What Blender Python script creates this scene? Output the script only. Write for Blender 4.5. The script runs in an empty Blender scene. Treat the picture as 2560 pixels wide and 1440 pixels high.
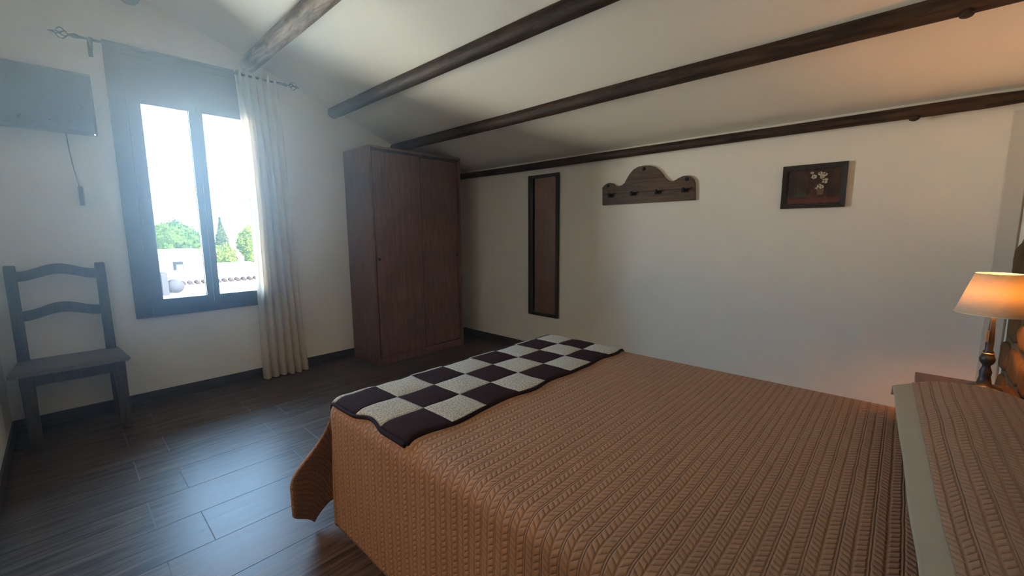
import bpy, bmesh, math, random
from mathutils import Vector, Matrix, noise
random.seed(4)
C = bpy.context.scene.collection
SC = bpy.context.scene
PI = math.pi
# ------------------------------------------------------------------ camera, world, light, exposure
cam = bpy.data.objects.new('camera', bpy.data.cameras.new('camera')); C.objects.link(cam); SC.camera = cam
f_px, yaw, pitch, roll = 1050.97, 0.820244, -0.133697, -0.006456
cam.data.sensor_width = 36.0; cam.data.lens = f_px / 2560 * 36.0; cam.data.clip_start = 0.02; cam.data.clip_end = 2000
F = Vector((math.sin(yaw)*math.cos(pitch), math.cos(yaw)*math.cos(pitch), math.sin(pitch)))
R0 = Vector((math.cos(yaw), -math.sin(yaw), 0)); U0 = R0.cross(F)
R_ = math.cos(roll)*R0 + math.sin(roll)*U0; U_ = -math.sin(roll)*R0 + math.cos(roll)*U0
M = Matrix.Identity(4)
for i in range(3):
    M[i][0] = R_[i]; M[i][1] = U_[i]; M[i][2] = -F[i]
M[0][3], M[1][3], M[2][3] = 0.0, 0.0, 1.2
cam.matrix_world = M

SKY = 42.0
world = bpy.data.worlds.new('sky'); SC.world = world; world.use_nodes = True
bg = world.node_tree.nodes['Background']
wn_ = world.node_tree; wt = wn_.nodes.new('ShaderNodeTexCoord'); ws = wn_.nodes.new('ShaderNodeSeparateXYZ'); wr_ = wn_.nodes.new('ShaderNodeValToRGB')
wn_.links.new(wt.outputs['Generated'], ws.inputs[0]); wn_.links.new(ws.outputs[2], wr_.inputs[0])
# blue sky above, added glow below the horizon lights the ceiling like sunlit ground
GROUND_GLOW = (1.40, 1.34, 1.20)
wr_.color_ramp.elements[0].position = 0.0; wr_.color_ramp.elements[0].color = (*GROUND_GLOW, 1)
wr_.color_ramp.elements[1].position = 0.06; wr_.color_ramp.elements[1].color = (0.40, 0.66, 1.0, 1)
wn_.links.new(wr_.outputs[0], bg.inputs[0]); bg.inputs[1].default_value = SKY
sun = bpy.data.objects.new('sun', bpy.data.lights.new('sun', 'SUN')); C.objects.link(sun)
sun.data.energy = 110.0; sun.data.angle = 0.01; sun.data.color = (1.0, 0.93, 0.82)
sun.rotation_euler = (math.radians(48), 0, math.radians(25))      # from behind the house, on to the gardens
portal = bpy.data.objects.new('window_portal', bpy.data.lights.new('window_portal', 'AREA')); C.objects.link(portal)
portal.data.shape = 'RECTANGLE'; portal.data.size = 0.66; portal.data.size_y = 1.36
portal.location = (0.775, 3.99, 1.40); portal.rotation_euler = (math.radians(-90), 0, 0); portal.data.cycles.is_portal = True
fill_light = bpy.data.objects.new('hallway_ceiling_light', bpy.data.lights.new('hallway_ceiling_light', 'AREA')); C.objects.link(fill_light)
fill_light.data.shape = 'DISK'; fill_light.data.size = 0.5; fill_light.data.energy = 28.0; fill_light.data.color = (1.0, 0.78, 0.55)
fill_light.location = (-1.25, 1.3, 2.42)                                   # added fill light in an invented, unseen hallway beyond the left wall
SC.view_settings.view_transform = 'Standard'; SC.view_settings.look = 'None'
SC.view_settings.exposure = -0.06; SC.view_settings.gamma = 1.0; SC.view_settings.use_curve_mapping = False
SC.cycles.max_bounces = 10; SC.cycles.diffuse_bounces = 6; SC.cycles.transparent_max_bounces = 12
SC.cycles.sample_clamp_indirect = 0.0; SC.cycles.caustics_reflective = False; SC.cycles.caustics_refractive = False
SC.cycles.use_denoising = True; SC.cycles.volume_step_rate = 2.5; SC.cycles.volume_max_steps = 48; SC.cycles.volume_bounces = 1

# ------------------------------------------------------------------ node helpers
def newmat(name):
    m = bpy.data.materials.new(name); m.use_nodes = True
    nt = m.node_tree; b = nt.nodes['Principled BSDF']
    return m, nt, b
class E:
    """small arithmetic on shader sockets"""
    def __init__(s, nt, sock): s.nt, s.s = nt, sock
    def _m(s, op, *a):
        n = s.nt.nodes.new('ShaderNodeMath'); n.operation = op
        for i, v in enumerate((s,) + a):
            if isinstance(v, E): s.nt.links.new(v.s, n.inputs[i])
            else: n.inputs[i].default_value = v
        return E(s.nt, n.outputs[0])
    def __add__(s, o): return s._m('ADD', o)
    def __sub__(s, o): return s._m('SUBTRACT', o)
    def __mul__(s, o): return s._m('MULTIPLY', o)
    def __truediv__(s, o): return s._m('DIVIDE', o)
    def fract(s): return s._m('FRACT')
    def floor(s): return s._m('FLOOR')
    def abs(s): return s._m('ABSOLUTE')
    def sin(s): return s._m('SINE')
    def pw(s, o): return s._m('POWER', o)
    def mod(s, o): return s._m('FLOORED_MODULO', o)
    def lt(s, o): return s._m('LESS_THAN', o)
    def gt(s, o): return s._m('GREATER_THAN', o)
    def mx(s, o): return s._m('MAXIMUM', o)
    def mn(s, o): return s._m('MINIMUM', o)
    def ramp(s, a, b, c=0.0, d=1.0):
        n = s.nt.nodes.new('ShaderNodeMapRange'); n.interpolation_type = 'SMOOTHSTEP'
        s.nt.links.new(s.s, n.inputs[0])
        for i, v in enumerate((a, b, c, d)): n.inputs[i+1].default_value = v
        return E(s.nt, n.outputs[0])
def coords(nt, kind='Object'):
    t = nt.nodes.new('ShaderNodeTexCoord'); sp = nt.nodes.new('ShaderNodeSeparateXYZ')
    nt.links.new(t.outputs[kind], sp.inputs[0])
    return [E(nt, sp.outputs[i]) for i in range(3)], t.outputs[kind]
def combine(nt, x, y, z):
    n = nt.nodes.new('ShaderNodeCombineXYZ')
    for i, v in enumerate((x, y, z)):
        if isinstance(v, E): nt.links.new(v.s, n.inputs[i])
        else: n.inputs[i].default_value = v
    return n.outputs[0]
def ntex(nt, vec, scale, detail=4, rough=0.5, dist=0.0, mp=None):
    if mp:
        g = nt.nodes.new('ShaderNodeMapping'); g.inputs['Scale'].default_value = mp
        nt.links.new(vec, g.inputs['Vector']); vec = g.outputs[0]
    n = nt.nodes.new('ShaderNodeTexNoise'); n.inputs['Scale'].default_value = scale
    n.inputs['Detail'].default_value = detail; n.inputs['Roughness'].default_value = rough; n.inputs['Distortion'].default_value = dist
    nt.links.new(vec, n.inputs['Vector']); return E(nt, n.outputs['Fac'])
def mixc(nt, fac, a, b):
    n = nt.nodes.new('ShaderNodeMix'); n.data_type = 'RGBA'
    if isinstance(fac, E): nt.links.new(fac.s, n.inputs[0])
    else: n.inputs[0].default_value = fac
    for i, v in ((6, a), (7, b)):
        if isinstance(v, (tuple, list)): n.inputs[i].default_value = (*v, 1)
        else: nt.links.new(v, n.inputs[i])
    return n.outputs[2]
def bump(nt, b, h, dist=0.002, strength=1.0):
    n = nt.nodes.new('ShaderNodeBump'); n.inputs['Distance'].default_value = dist; n.inputs['Strength'].default_value = strength
    nt.links.new(h.s, n.inputs['Height']); nt.links.new(n.outputs[0], b.inputs['Normal'])
def setc(nt, b, v, rough=None, spec=None, metal=None):
    if isinstance(v, (tuple, list)): b.inputs['Base Color'].default_value = (*v, 1)
    else: nt.links.new(v, b.inputs['Base Color'])
    if rough is not None: b.inputs['Roughness'].default_value = rough
    if spec is not None: b.inputs['Specular IOR Level'].default_value = spec
    if metal is not None: b.inputs['Metallic'].default_value = metal
def plain(name, col, rough=0.6, spec=0.5, metal=0.0, nz=0.12, sc=30, bd=0.0):
    m, nt, b = newmat(name); _, v = coords(nt)
    n = ntex(nt, v, sc)
    setc(nt, b, mixc(nt, n, tuple(c*(1-nz) for c in col), tuple(min(1, c*(1+nz)) for c in col)), rough, spec, metal)
    if bd: bump(nt, b, n, bd)
    return m
def wood(name, c1, c2, axis, scale=6, rough=0.5, spec=0.4, bd=0.0008, knots=False, stretch=14):
    m, nt, b = newmat(name); xyz, v = coords(nt)
    mp = [stretch]*3; mp[axis] = 1.0
    g = ntex(nt, v, scale, 6, 0.62, 0.6, tuple(mp))
    big = ntex(nt, v, 3.0, 3, 0.5)
    fac = (g*0.75 + big*0.35).ramp(0.38, 0.72)
    col = mixc(nt, fac, c1, c2)
    if knots:
        vo = nt.nodes.new('ShaderNodeTexVoronoi'); vo.inputs['Scale'].default_value = 3.2
        mpn = nt.nodes.new('ShaderNodeMapping'); s = [1.5]*3; s[axis] = 0.8; mpn.inputs['Scale'].default_value = s
        nt.links.new(v, mpn.inputs[0]); nt.links.new(mpn.outputs[0], vo.inputs['Vector'])
        col = mixc(nt, E(nt, vo.outputs['Distance']).ramp(0.03, 0.12), tuple(c*0.25 for c in c1), col)
    setc(nt, b, col, rough, spec)
    if bd: bump(nt, b, g, bd)
    return m
# ------------------------------------------------------------------ materials
def plaster(name, col):
    m, nt, b = newmat(name); _, v = coords(nt)
    n = ntex(nt, v, 7, 5, 0.55); n2 = ntex(nt, v, 60, 3)
    setc(nt, b, mixc(nt, n, tuple(c*0.96 for c in col), col), 0.85, 0.25)
    bump(nt, b, n*1.0 + n2*0.15, 0.004, 0.6); return m
WALL = plaster('white_plaster', (0.85, 0.785, 0.675))
CEIL = plaster('ceiling_plaster', (0.84, 0.775, 0.665))
def floor_material():
    m, nt, b = newmat('wood_look_tile'); (x, y, z), v = coords(nt)
    W, Ln = 0.2525, 0.62
    ry = (y - 1.893) / W; row = ry.floor(); odd = row.mod(2.0)
    off = odd * (-0.150) + 0.305
    cx = (x - off) / Ln; col = cx.floor()
    fy = ry.fract(); fx = cx.fract()
    ey = fy.mn(fy*(-1.0) + 1.0) * W; ex = fx.mn(fx*(-1.0) + 1.0) * Ln
    g = ey.mn(ex).lt(0.0016)
    gx = ex.lt(0.0024)
    wn = nt.nodes.new('ShaderNodeTexWhiteNoise'); wn.noise_dimensions = '2D'
    nt.links.new(combine(nt, col, row, 0.0), wn.inputs['Vector'])
    rnd = E(nt, wn.outputs['Value'])
    gv = combine(nt, x*1.3 + rnd*7.0, y*16.0 + rnd*31.0, rnd*5.0)
    gr = ntex(nt, gv, 2.2, 7, 0.62, 0.8)
    c = mixc(nt, gr.ramp(0.3, 0.72), (0.036, 0.022, 0.017), (0.160, 0.108, 0.084))
    c = mixc(nt, rnd*0.35, c, (0.062, 0.046, 0.042))
    c = mixc(nt, g, c, (0.030, 0.027, 0.025)); c = mixc(nt, gx, c, (0.17, 0.165, 0.16))
    setc(nt, b, c, None, 0.24)
    nt.links.new((gr*0.14 + 0.33 + g*0.3).s, b.inputs['Roughness'])
    bump(nt, b, gr*0.25 - g*1.2 - gx*1.0, 0.0012, 0.7)
    return m
FLOOR = floor_material()
SKIRT = wood('skirting_tile', (0.035, 0.026, 0.022), (0.09, 0.066, 0.055), 0, 5, 0.4, 0.5)
LOG = wood('dark_log', (0.013, 0.007, 0.004), (0.070, 0.036, 0.019), 1, 5, 0.62, 0.25, 0.003, True, 9)
LOG0 = wood('weathered_log', (0.06, 0.037, 0.026), (0.36, 0.25, 0.175), 1, 5, 0.65, 0.25, 0.004, True, 7)
WARD = wood('wardrobe_laminate', (0.150, 0.074, 0.054), (0.240, 0.124, 0.090), 2, 5, 0.42, 0.4, 0.0002)
WARDD = wood('wardrobe_edge', (0.035, 0.014, 0.011), (0.06, 0.026, 0.02), 2, 5, 0.5, 0.4, 0.0)
RACK = wood('rack_pine', (0.050, 0.024, 0.007), (0.125, 0.062, 0.022), 1, 5, 0.55, 0.4, 0.0008, True)
CHAIR = wood('chair_wood', (0.035, 0.022, 0.015), (0.085, 0.055, 0.036), 2, 6, 0.5, 0.5)
SEATW = wood('seat_wood', (0.13, 0.10, 0.075), (0.24, 0.185, 0.14), 0, 5, 0.45, 0.5)
NIGHT = wood('nightstand_wood', (0.020, 0.010, 0.007), (0.060, 0.030, 0.018), 0, 5, 0.35, 0.5)
FRAMEM = plain('brown_window_metal', (0.045, 0.036, 0.032), 0.45, 0.5)
BLACK = plain('black_iron', (0.020, 0.019, 0.018), 0.45, 0.5)
SEALM = plain('grey_rubber_seal', (0.12, 0.12, 0.12), 0.6)
DARK = plain('dark_hole', (0.008, 0.005, 0.004), 0.8)
MIRF = wood('mirror_frame_wood', (0.014, 0.010, 0.006), (0.035, 0.025, 0.015), 2, 6, 0.45)
BRASS = plain('aged_brass', (0.55, 0.40, 0.18), 0.3, 0.5, 1.0)
STRIP = plaster('grey_corner_strip', (0.62, 0.57, 0.49))
SCREEN = plain('tv_screen', (0.012, 0.013, 0.015), 0.22, 0.5)
TVB = plain('tv_plastic', (0.02, 0.02, 0.022), 0.35)
def mirror_mat():
    m, nt, b = newmat('mirror_silver'); _, v = coords(nt)
    setc(nt, b, (0.80, 0.78, 0.76), 0.02, 0.5, 1.0); return m
MIR = mirror_mat()
def glass_mat():
    m, nt, b = newmat('clear_pane'); nt.nodes.remove(b)
    t = nt.nodes.new('ShaderNodeBsdfTransparent'); t.inputs[0].default_value = (0.96, 0.985, 0.98, 1)
    g = nt.nodes.new('ShaderNodeBsdfGlossy'); g.inputs['Roughness'].default_value = 0.03
    fr = nt.nodes.new('ShaderNodeFresnel'); fr.inputs[0].default_value = 1.3
    mx = nt.nodes.new('ShaderNodeMixShader'); nt.links.new(fr.outputs[0], mx.inputs[0])
    nt.links.new(t.outputs[0], mx.inputs[1]); nt.links.new(g.outputs[0], mx.inputs[2])
    nt.links.new(mx.outputs[0], nt.nodes['Material Output'].inputs[0]); return m
GLASS = glass_mat()
def sheer_mat():
    m, nt, b = newmat('sheer_linen'); _, v = coords(nt, 'UV')
    w1 = ntex(nt, v, 90, 3, 0.6, 0, (1, 0.25, 1)); w2 = ntex(nt, v, 260, 2, 0.5)
    setc(nt, b, mixc(nt, w1, (0.74, 0.64, 0.50), (0.88, 0.79, 0.65)), 0.9, 0.1)
    tl = nt.nodes.new('ShaderNodeBsdfTranslucent'); tl.inputs[0].default_value = (0.86, 0.74, 0.56, 1)
    tp = nt.nodes.new('ShaderNodeBsdfTransparent'); tp.inputs[0].default_value = (0.95, 0.93, 0.88, 1)
    m1 = nt.nodes.new('ShaderNodeMixShader'); m1.inputs[0].default_value = 0.45
    nt.links.new(b.outputs[0], m1.inputs[1]); nt.links.new(tl.outputs[0], m1.inputs[2])
    m2 = nt.nodes.new('ShaderNodeMixShader'); nt.links.new((w1*0.25 + w2*0.15 + 0.02).s, m2.inputs[0])
    nt.links.new(m1.outputs[0], m2.inputs[1]); nt.links.new(tp.outputs[0], m2.inputs[2])
    nt.links.new(m2.outputs[0], nt.nodes['Material Output'].inputs[0]); return m
SHEER = sheer_mat()
def quilt_mat():
    m, nt, b = newmat('cable_quilt_cotton'); (u, v, _), vec = coords(nt, 'UV')
    P = 0.048
    wob = ntex(nt, vec, 14, 2, 0.5)
    vv = (v + wob*0.004) / P
    d = (vv.fract() - 0.5).abs() * 2.0                      # 0 at the centre seam, 1 on the cord
    s = ((u + wob*0.006) / 0.0185 - d*0.95).fract()
    puff = (s*PI).sin().mx(0.001).pw(0.55)
    env = d.ramp(0.02, 0.22) * d.ramp(0.74, 0.90, 1.0, 0.0)
    cord = d.ramp(0.90, 0.985) * 1.15
    knob = ((u/0.009)*PI).sin().abs() * 0.2 + 0.8
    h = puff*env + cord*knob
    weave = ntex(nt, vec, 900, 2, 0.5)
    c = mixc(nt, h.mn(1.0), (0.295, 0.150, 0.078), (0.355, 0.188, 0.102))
    setc(nt, b, c, 0.72, 0.2)
    b.inputs['Sheen Weight'].default_value = 0.08; b.inputs['Sheen Roughness'].default_value = 0.4
    bump(nt, b, h + weave*0.05, 0.0032, 0.9); return m
QUILT = quilt_mat()
def cloth(name, col, bd=0.0006, sc=500):
    m, nt, b = newmat(name); _, vec = coords(nt, 'UV'); w = ntex(nt, vec, sc, 3, 0.6); w2 = ntex(nt, vec, 18, 3)
    setc(nt, b, mixc(nt, w*0.6+w2*0.4, tuple(c*0.82 for c in col), tuple(min(1, c*1.15) for c in col)), 0.9, 0.15)
    bump(nt, b, w, bd); return m
HEMB = cloth('beige_hem_cotton', (0.38, 0.295, 0.20))
MATT = cloth('mattress_ticking', (0.5, 0.47, 0.42))
def patch_mat():
    m, nt, b = newmat('crochet_patchwork'); (u, v, _), vec = coords(nt, 'UV')   # u, v in cells
    par = (u.floor() + v.floor() + 1.0).mod(2.0)
    fu = (u.fract() - 0.5).abs()*2.0; fv = (v.fract() - 0.5).abs()*2.0
    rib = ((v*26.0 + ntex(nt, vec, 6, 2)*1.5)*PI).sin().abs()
    ck = ntex(nt, vec, 28, 4, 0.7, 0.3); fuzz = ntex(nt, vec, 70, 3, 0.6)
    dark = mixc(nt, (ck*0.6+rib*0.3).ramp(0.35, 0.8), (0.022, 0.009, 0.009), (0.062, 0.028, 0.030))
    light = mixc(nt, ck.ramp(0.40, 0.58), (0.33, 0.29, 0.215), (0.66, 0.62, 0.52))
    c = mixc(nt, par, dark, light)
    setc(nt, b, c, 0.95, 0.1)
    edge = fu.mx(fv).ramp(0.9, 1.0)
    bump(nt, b, ck*0.9 + rib*0.5 + fuzz*0.4 - edge*1.5, 0.004, 1.0); return m
PATCH = patch_mat()
DKNIT = cloth('dark_crochet_edge', (0.028, 0.013, 0.013), 0.002, 60)
LKNIT = cloth('cream_crochet', (0.55, 0.51, 0.42), 0.002, 60)
def shade_mat():
    m, nt, b = newmat('lampshade_parchment'); nt.nodes.remove(b)
    _, v = coords(nt); n = ntex(nt, v, 90, 3)
    d = nt.nodes.new('ShaderNodeBsdfDiffuse'); t = nt.nodes.new('ShaderNodeBsdfTranslucent')
    nt.links.new(mixc(nt, n, (0.70, 0.60, 0.44), (0.78, 0.68, 0.52)), d.inputs[0]); t.inputs[0].default_value = (0.90, 0.80, 0.42, 1)
    mx = nt.nodes.new('ShaderNodeMixShader'); mx.inputs[0].default_value = SHADE_T
    nt.links.new(d.outputs[0], mx.inputs[1]); nt.links.new(t.outputs[0], mx.inputs[2])
    nt.links.new(mx.outputs[0], nt.nodes['Material Output'].inputs[0]); return m
SHADE_T = 0.13; BULB_L = 430.0; GLARE_HAZE = 0.235
SHADE = shade_mat()
def emit(name, col, st):
    m, nt, b = newmat(name); b.inputs['Emission Color'].default_value = (*col, 1); b.inputs['Emission Strength'].default_value = st
    b.inputs['Base Color'].default_value = (*col, 1); return m
BULB = emit('lit_bulb', (1.0, 0.38, 0.085), BULB_L)
LEDM = emit('standby_led', (0.9, 0.97, 1.0), 6.0)
STONE = plain('brown_fieldstone', (0.115, 0.066, 0.028), 0.9, 0.1, 0, 0.6, 9, 0.012)
MORTAR = plain('sandy_mortar', (0.16, 0.115, 0.06), 0.95, 0.2, 0, 0.25, 25, 0.004)
def leaf_mat(name, a, c):
    m, nt, b = newmat(name); _, v = coords(nt); n = ntex(nt, v, 3.5, 4, 0.6)
    setc(nt, b, mixc(nt, n.ramp(0.35, 0.65), a, c), 1.0, 0.0); return m
LEAF = leaf_mat('green_leaves', (0.0070, 0.0125, 0.0016), (0.0190, 0.0290, 0.0040))
LEAFY = leaf_mat('yellow_green_leaves', (0.0200, 0.0260, 0.0030), (0.0420, 0.0500, 0.0070))
LEAFC = leaf_mat('conifer_needles', (0.0080, 0.0110, 0.0020), (0.0200, 0.0230, 0.0050))
BARK = plain('bark', (0.05, 0.035, 0.025), 0.9)
WHITEW = plain('white_render', (0.70, 0.69, 0.68), 0.9, 0.2, 0, 0.04)
PALET = plain('pale_roof_tile', (0.42, 0.33, 0.29), 0.9, 0.2, 0, 0.15, 4)
GREYW = plain('grey_render', (0.015, 0.0147, 0.0165), 0.9, 0.0)
HILLM = leaf_mat('hazy_hill', (0.04762, 0.06349, 0.0615), (0.07142, 0.08333, 0.07539))  # pale distance haze painted into the hill colour
GROUNDM = leaf_mat('dry_meadow', (0.60, 0.60, 0.52), (0.72, 0.70, 0.62))
CARDM = plain('dark_aperture', (0.006, 0.0065, 0.007), 0.5, 0.0)

# ------------------------------------------------------------------ mesh helpers
def finish(name, bm, mats, parent=None, smooth=False, angle=None):
    me = bpy.data.meshes.new(name)
    bmesh.ops.recalc_face_normals(bm, faces=bm.faces[:])
    bm.to_mesh(me); bm.free()
    for m in (mats if isinstance(mats, (list, tuple)) else [mats]): me.materials.append(m)
    if smooth:
        for p in me.polygons: p.use_smooth = True
    o = bpy.data.objects.new(name, me); C.objects.link(o)
    if parent is not None: o.parent = parent
    return o
def obj(name, bm, mats, parent=None, smooth=False):
    return finish(name, bm, mats, parent, smooth)
def box(bm, a, b, bev=0.0, mi=0):
    a = Vector(a); b = Vector(b)
    r = bmesh.ops.create_cube(bm, size=1.0, matrix=Matrix.Translation((a+b)/2) @ Matrix.Diagonal((*(abs(b[i]-a[i]) for i in range(3)), 1)))
    vs = r['verts']; fs = {f for v in vs for f in v.link_faces}
    for f in fs: f.material_index = mi
    if bev:
        es = list({e for v in vs for e in v.link_edges})
        bmesh.ops.bevel(bm, geom=es, offset=bev, segments=2, affect='EDGES', profile=0.7)
def frame_axes(d):
    d = d.normalized(); up = Vector((0, 0, 1)) if abs(d.z) < 0.9 else Vector((1, 0, 0))
    s = d.cross(up).normalized(); return s, s.cross(d).normalized()
def tube(bm, pts, rad, seg=12, cap=True, jit=0.0, mi=0):
    pts = [Vector(p) for p in pts]; n = len(pts)
    if not isinstance(rad, (list, tuple)): rad = [rad]*n
    rings = []
    s = None
    for i, p in enumerate(pts):
        d = (pts[min(i+1, n-1)] - pts[max(i-1, 0)]).normalized()
        if s is None: s, t = frame_axes(d)
        else:
            s = (s - d*s.dot(d)).normalized(); t = s.cross(d).normalized()
        ring = []
        for k in range(seg):
            a = 2*PI*k/seg; r = rad[i]
            if jit: r *= 1 + jit*noise.noise(Vector((math.cos(a)*1.2, math.sin(a)*1.2, p.y*2.2)))
            ring.append(bm.verts.new(p + (s*math.cos(a) + t*math.sin(a))*r))
        rings.append(ring)
    for i in range(n-1):
        for k in range(seg):
            f = bm.faces.new((rings[i][k], rings[i][(k+1) % seg], rings[i+1][(k+1) % seg], rings[i+1][k])); f.material_index = mi
    if cap:
        bm.faces.new(rings[0][::-1]).material_index = mi; bm.faces.new(rings[-1]).material_index = mi
def lathe(bm, prof, c=(0, 0, 0), seg=32, cap=False):
    rings = []
    for r, z in prof:
        rings.append([bm.verts.new((c[0]+r*math.cos(2*PI*k/seg), c[1]+r*math.sin(2*PI*k/seg), c[2]+z)) for k in range(seg)])
    for i in range(len(rings)-1):
        for k in range(seg): bm.faces.new((rings[i][k], rings[i][(k+1) % seg], rings[i+1][(k+1) % seg], rings[i+1][k]))
    if cap: bm.faces.new(rings[0][::-1]); bm.faces.new(rings[-1])
def prism(bm, poly, axis, lo, hi, mi=0):
    """poly of 2-D points extruded along axis (0: points are y,z; 1: x,z; 2: x,y)"""
    def P(p, t):
        return (t, p[0], p[1]) if axis == 0 else (p[0], t, p[1]) if axis == 1 else (p[0], p[1], t)
    a = [bm.verts.new(P(p, lo)) for p in poly]; b = [bm.verts.new(P(p, hi)) for p in poly]
    n = len(poly)
    fs = [bm.faces.new(a), bm.faces.new(b[::-1])]
    for i in range(n): fs.append(bm.faces.new((a[i], b[i], b[(i+1) % n], a[(i+1) % n])))
    for f in fs: f.material_index = mi
    return fs
def NB(): return bmesh.new()
def thing(name, label, cat, loc=(0, 0, 0), group=None):
    o = bpy.data.objects.new(name, None); C.objects.link(o); o.location = loc; o.empty_display_size = 0.1
    o['label'] = label; o['category'] = cat
    if group: o['group'] = group
    return o
def part(name, bm, mats, root, smooth=False, label=None):
    """parts are modelled in room coordinates, then re-based on their thing"""
    w = Vector((0, 0, 0)); p = root
    while p is not None: w = w + p.location; p = p.parent
    bmesh.ops.translate(bm, verts=bm.verts[:], vec=-w)
    o = obj(name, bm, mats, root, smooth)
    if label: o['label'] = label
    return o
def tag(o, label, cat, group=None, kind=None):
    o['label'] = label; o['category'] = cat
    if group: o['group'] = group
    if kind: o['kind'] = kind
    return o
def struct(name, bm, mats, parent=None, smooth=False):
    o = obj(name, bm, mats, parent, smooth)
    if parent is None: o['kind'] = 'structure'
    return o

# ------------------------------------------------------------------ the room
XL, XR, YF, YB = -0.30, 3.18, -0.40, 3.87
XK = 2.45                                             # the slope eases a little beyond this line
def cz(x): return 2.968 - 0.374*x if x <= XK else 2.968 - 0.374*XK - 0.262*(x-XK)
TH = 0.16
bm = NB(); box(bm, (XL-TH, YF-TH, -0.12), (XR+TH, YB+TH, 0)); struct('floor', bm, FLOOR)
bm = NB(); prism(bm, [(XL-TH-.2, cz(XL-TH-.2)), (XK, cz(XK)), (XR+TH, cz(XR+TH)), (XR+TH, cz(XR+TH)+.15), (XK, cz(XK)+.15), (XL-TH-.2, cz(XL-TH-.2)+.15)], 1, YF-TH, YB+TH+0.0)
struct('ceiling', bm, CEIL)
WX0, WX1, WZ0, WZ1 = 0.345, 1.205, 0.645, 2.40          # hole in the window wall
bm = NB()
prism(bm, [(XL, 0), (WX0, 0), (WX0, cz(WX0)), (XL, cz(XL))], 1, YB, YB+TH)
prism(bm, [(WX1, 0), (XR, 0), (XR, cz(XR)), (XK, cz(XK)), (WX1, cz(WX1))], 1, YB, YB+TH)
prism(bm, [(WX0, 0), (WX1, 0), (WX1, WZ0), (WX0, WZ0)], 1, YB, YB+TH)
prism(bm, [(WX0, WZ1), (WX1, WZ1), (WX1, cz(WX1)), (WX0, cz(WX0))], 1, YB, YB+TH)
struct('wall_back', bm, WALL)
bm = NB(); prism(bm, [(XR, -.0), (XR+TH, -.0), (XR+TH, cz(XR+TH)), (XR, cz(XR))], 1, YF-TH, YB+TH); struct('wall_right', bm, WALL)
DY0, DY1, DZ = 0.85, 1.65, 2.03                        # doorway added to the left wall, out of view, lets the fill light in
bm = NB(); pl = [(XL, 0), (XL, cz(XL)), (XL-TH, cz(XL-TH)), (XL-TH, 0)]
prism(bm, pl, 1, YF-TH, DY0); prism(bm, pl, 1, DY1, YB+TH)
prism(bm, [(XL, DZ), (XL, cz(XL)), (XL-TH, cz(XL-TH)), (XL-TH, DZ)], 1, DY0, DY1); struct('wall_left', bm, WALL)
HX = -2.1  # invented hallway shell around the added fill light
bm = NB(); box(bm, (HX, .2, -.12), (XL-TH, 2.4, 0)); struct('added_hallway_floor', bm, FLOOR)
bm = NB(); box(bm, (HX-.1, .1, 2.5), (XL-TH, 2.5, 2.6)); struct('added_hallway_ceiling', bm, CEIL)
bm = NB(); box(bm, (HX-.1, .1, -.12), (HX, 2.5, 2.5)); box(bm, (HX, .1, -.12), (XL-TH, .2, 2.5)); box(bm, (HX, 2.4, -.12), (XL-TH, 2.5, 2.5))
struct('added_hallway_wall', bm, WALL)
bm = NB()
for a, b_ in ((DY0-.06, DY0+.0), (DY1, DY1+.06)): box(bm, (XL+.0005, a, 0), (XL+.016, b_, DZ+.06), .003)
box(bm, (XL+.0005, DY0, DZ), (XL+.016, DY1, DZ+.06), .003); struct('added_doorway', bm, CHAIR)  # casing of the added doorway
bm = NB(); prism(bm, [(XL, 0), (XR, 0), (XR, cz(XR)), (XK, cz(XK)), (XL, cz(XL))], 1, YF-TH, YF); struct('wall_front', bm, WALL)
def skirt(name, a, b):
    bm = NB(); box(bm, a, b, 0.003); struct(name, bm, SKIRT)
skirt('baseboard_back', (XL, YB-0.011, 0), (XR, YB-0.0005, 0.08))
skirt('baseboard_right', (XR-0.011, YF, 0), (XR-0.0005, YB-0.012, 0.08))
skirt('baseboard_left', (XL+0.0005, DY1+.062, 0), (XL+0.011, YB-0.012, 0.08))
bm = NB(); box(bm, (XR-0.016, -0.392, 0.082), (XR-0.0005, -0.325, 1.755), 0.003); struct('trim_1', bm, STRIP)  # narrow grey strip beside the head wall corner
# rough stonework showing through the plaster behind the bedside lamp
bm = NB()
out = [(2.2, 0.0), (3.02, 0.0), (3.03, 0.35), (3.06, 0.62), (3.03, 0.86), (3.07, 1.02), (3.02, 1.14), (2.86, 1.2), (2.6, 1.17), (2.3, 1.21), (2.2, 1.0)]
prism(bm, out, 1, YF, YF+0.008)
struct('trim_2', bm, MORTAR)
bm = NB(); rr = random.Random(9); z = 0.03
while z < 1.12:
    hgt = rr.uniform(0.13, 0.22); x = 2.22 + rr.uniform(0, .05)
    while x < 3.0:
        w = rr.uniform(0.15, 0.28); x1 = min(x+w, 3.06+rr.uniform(-.03, .02))
        if x1-x > 0.06:
            c = Vector(((x+x1)/2, YF+0.006, z+hgt/2)); r = bmesh.ops.create_icosphere(bm, subdivisions=3, radius=1.0)
            for v in r['verts']:
                q = v.co.copy(); sx = (x1-x)/2-0.006; sz = hgt/2-0.008
                q = Vector([math.copysign(abs(k)**0.6, k) for k in q])
                nn = noise.noise(q*1.3 + c*7)
                v.co = c + Vector((q.x*sx*(1+.12*nn), q.y*(0.020+.008*nn), q.z*sz*(1+.12*nn)))
        x = x1+0.008
    z += hgt+0.004
struct('trim_3', bm, STONE, smooth=True)

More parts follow.
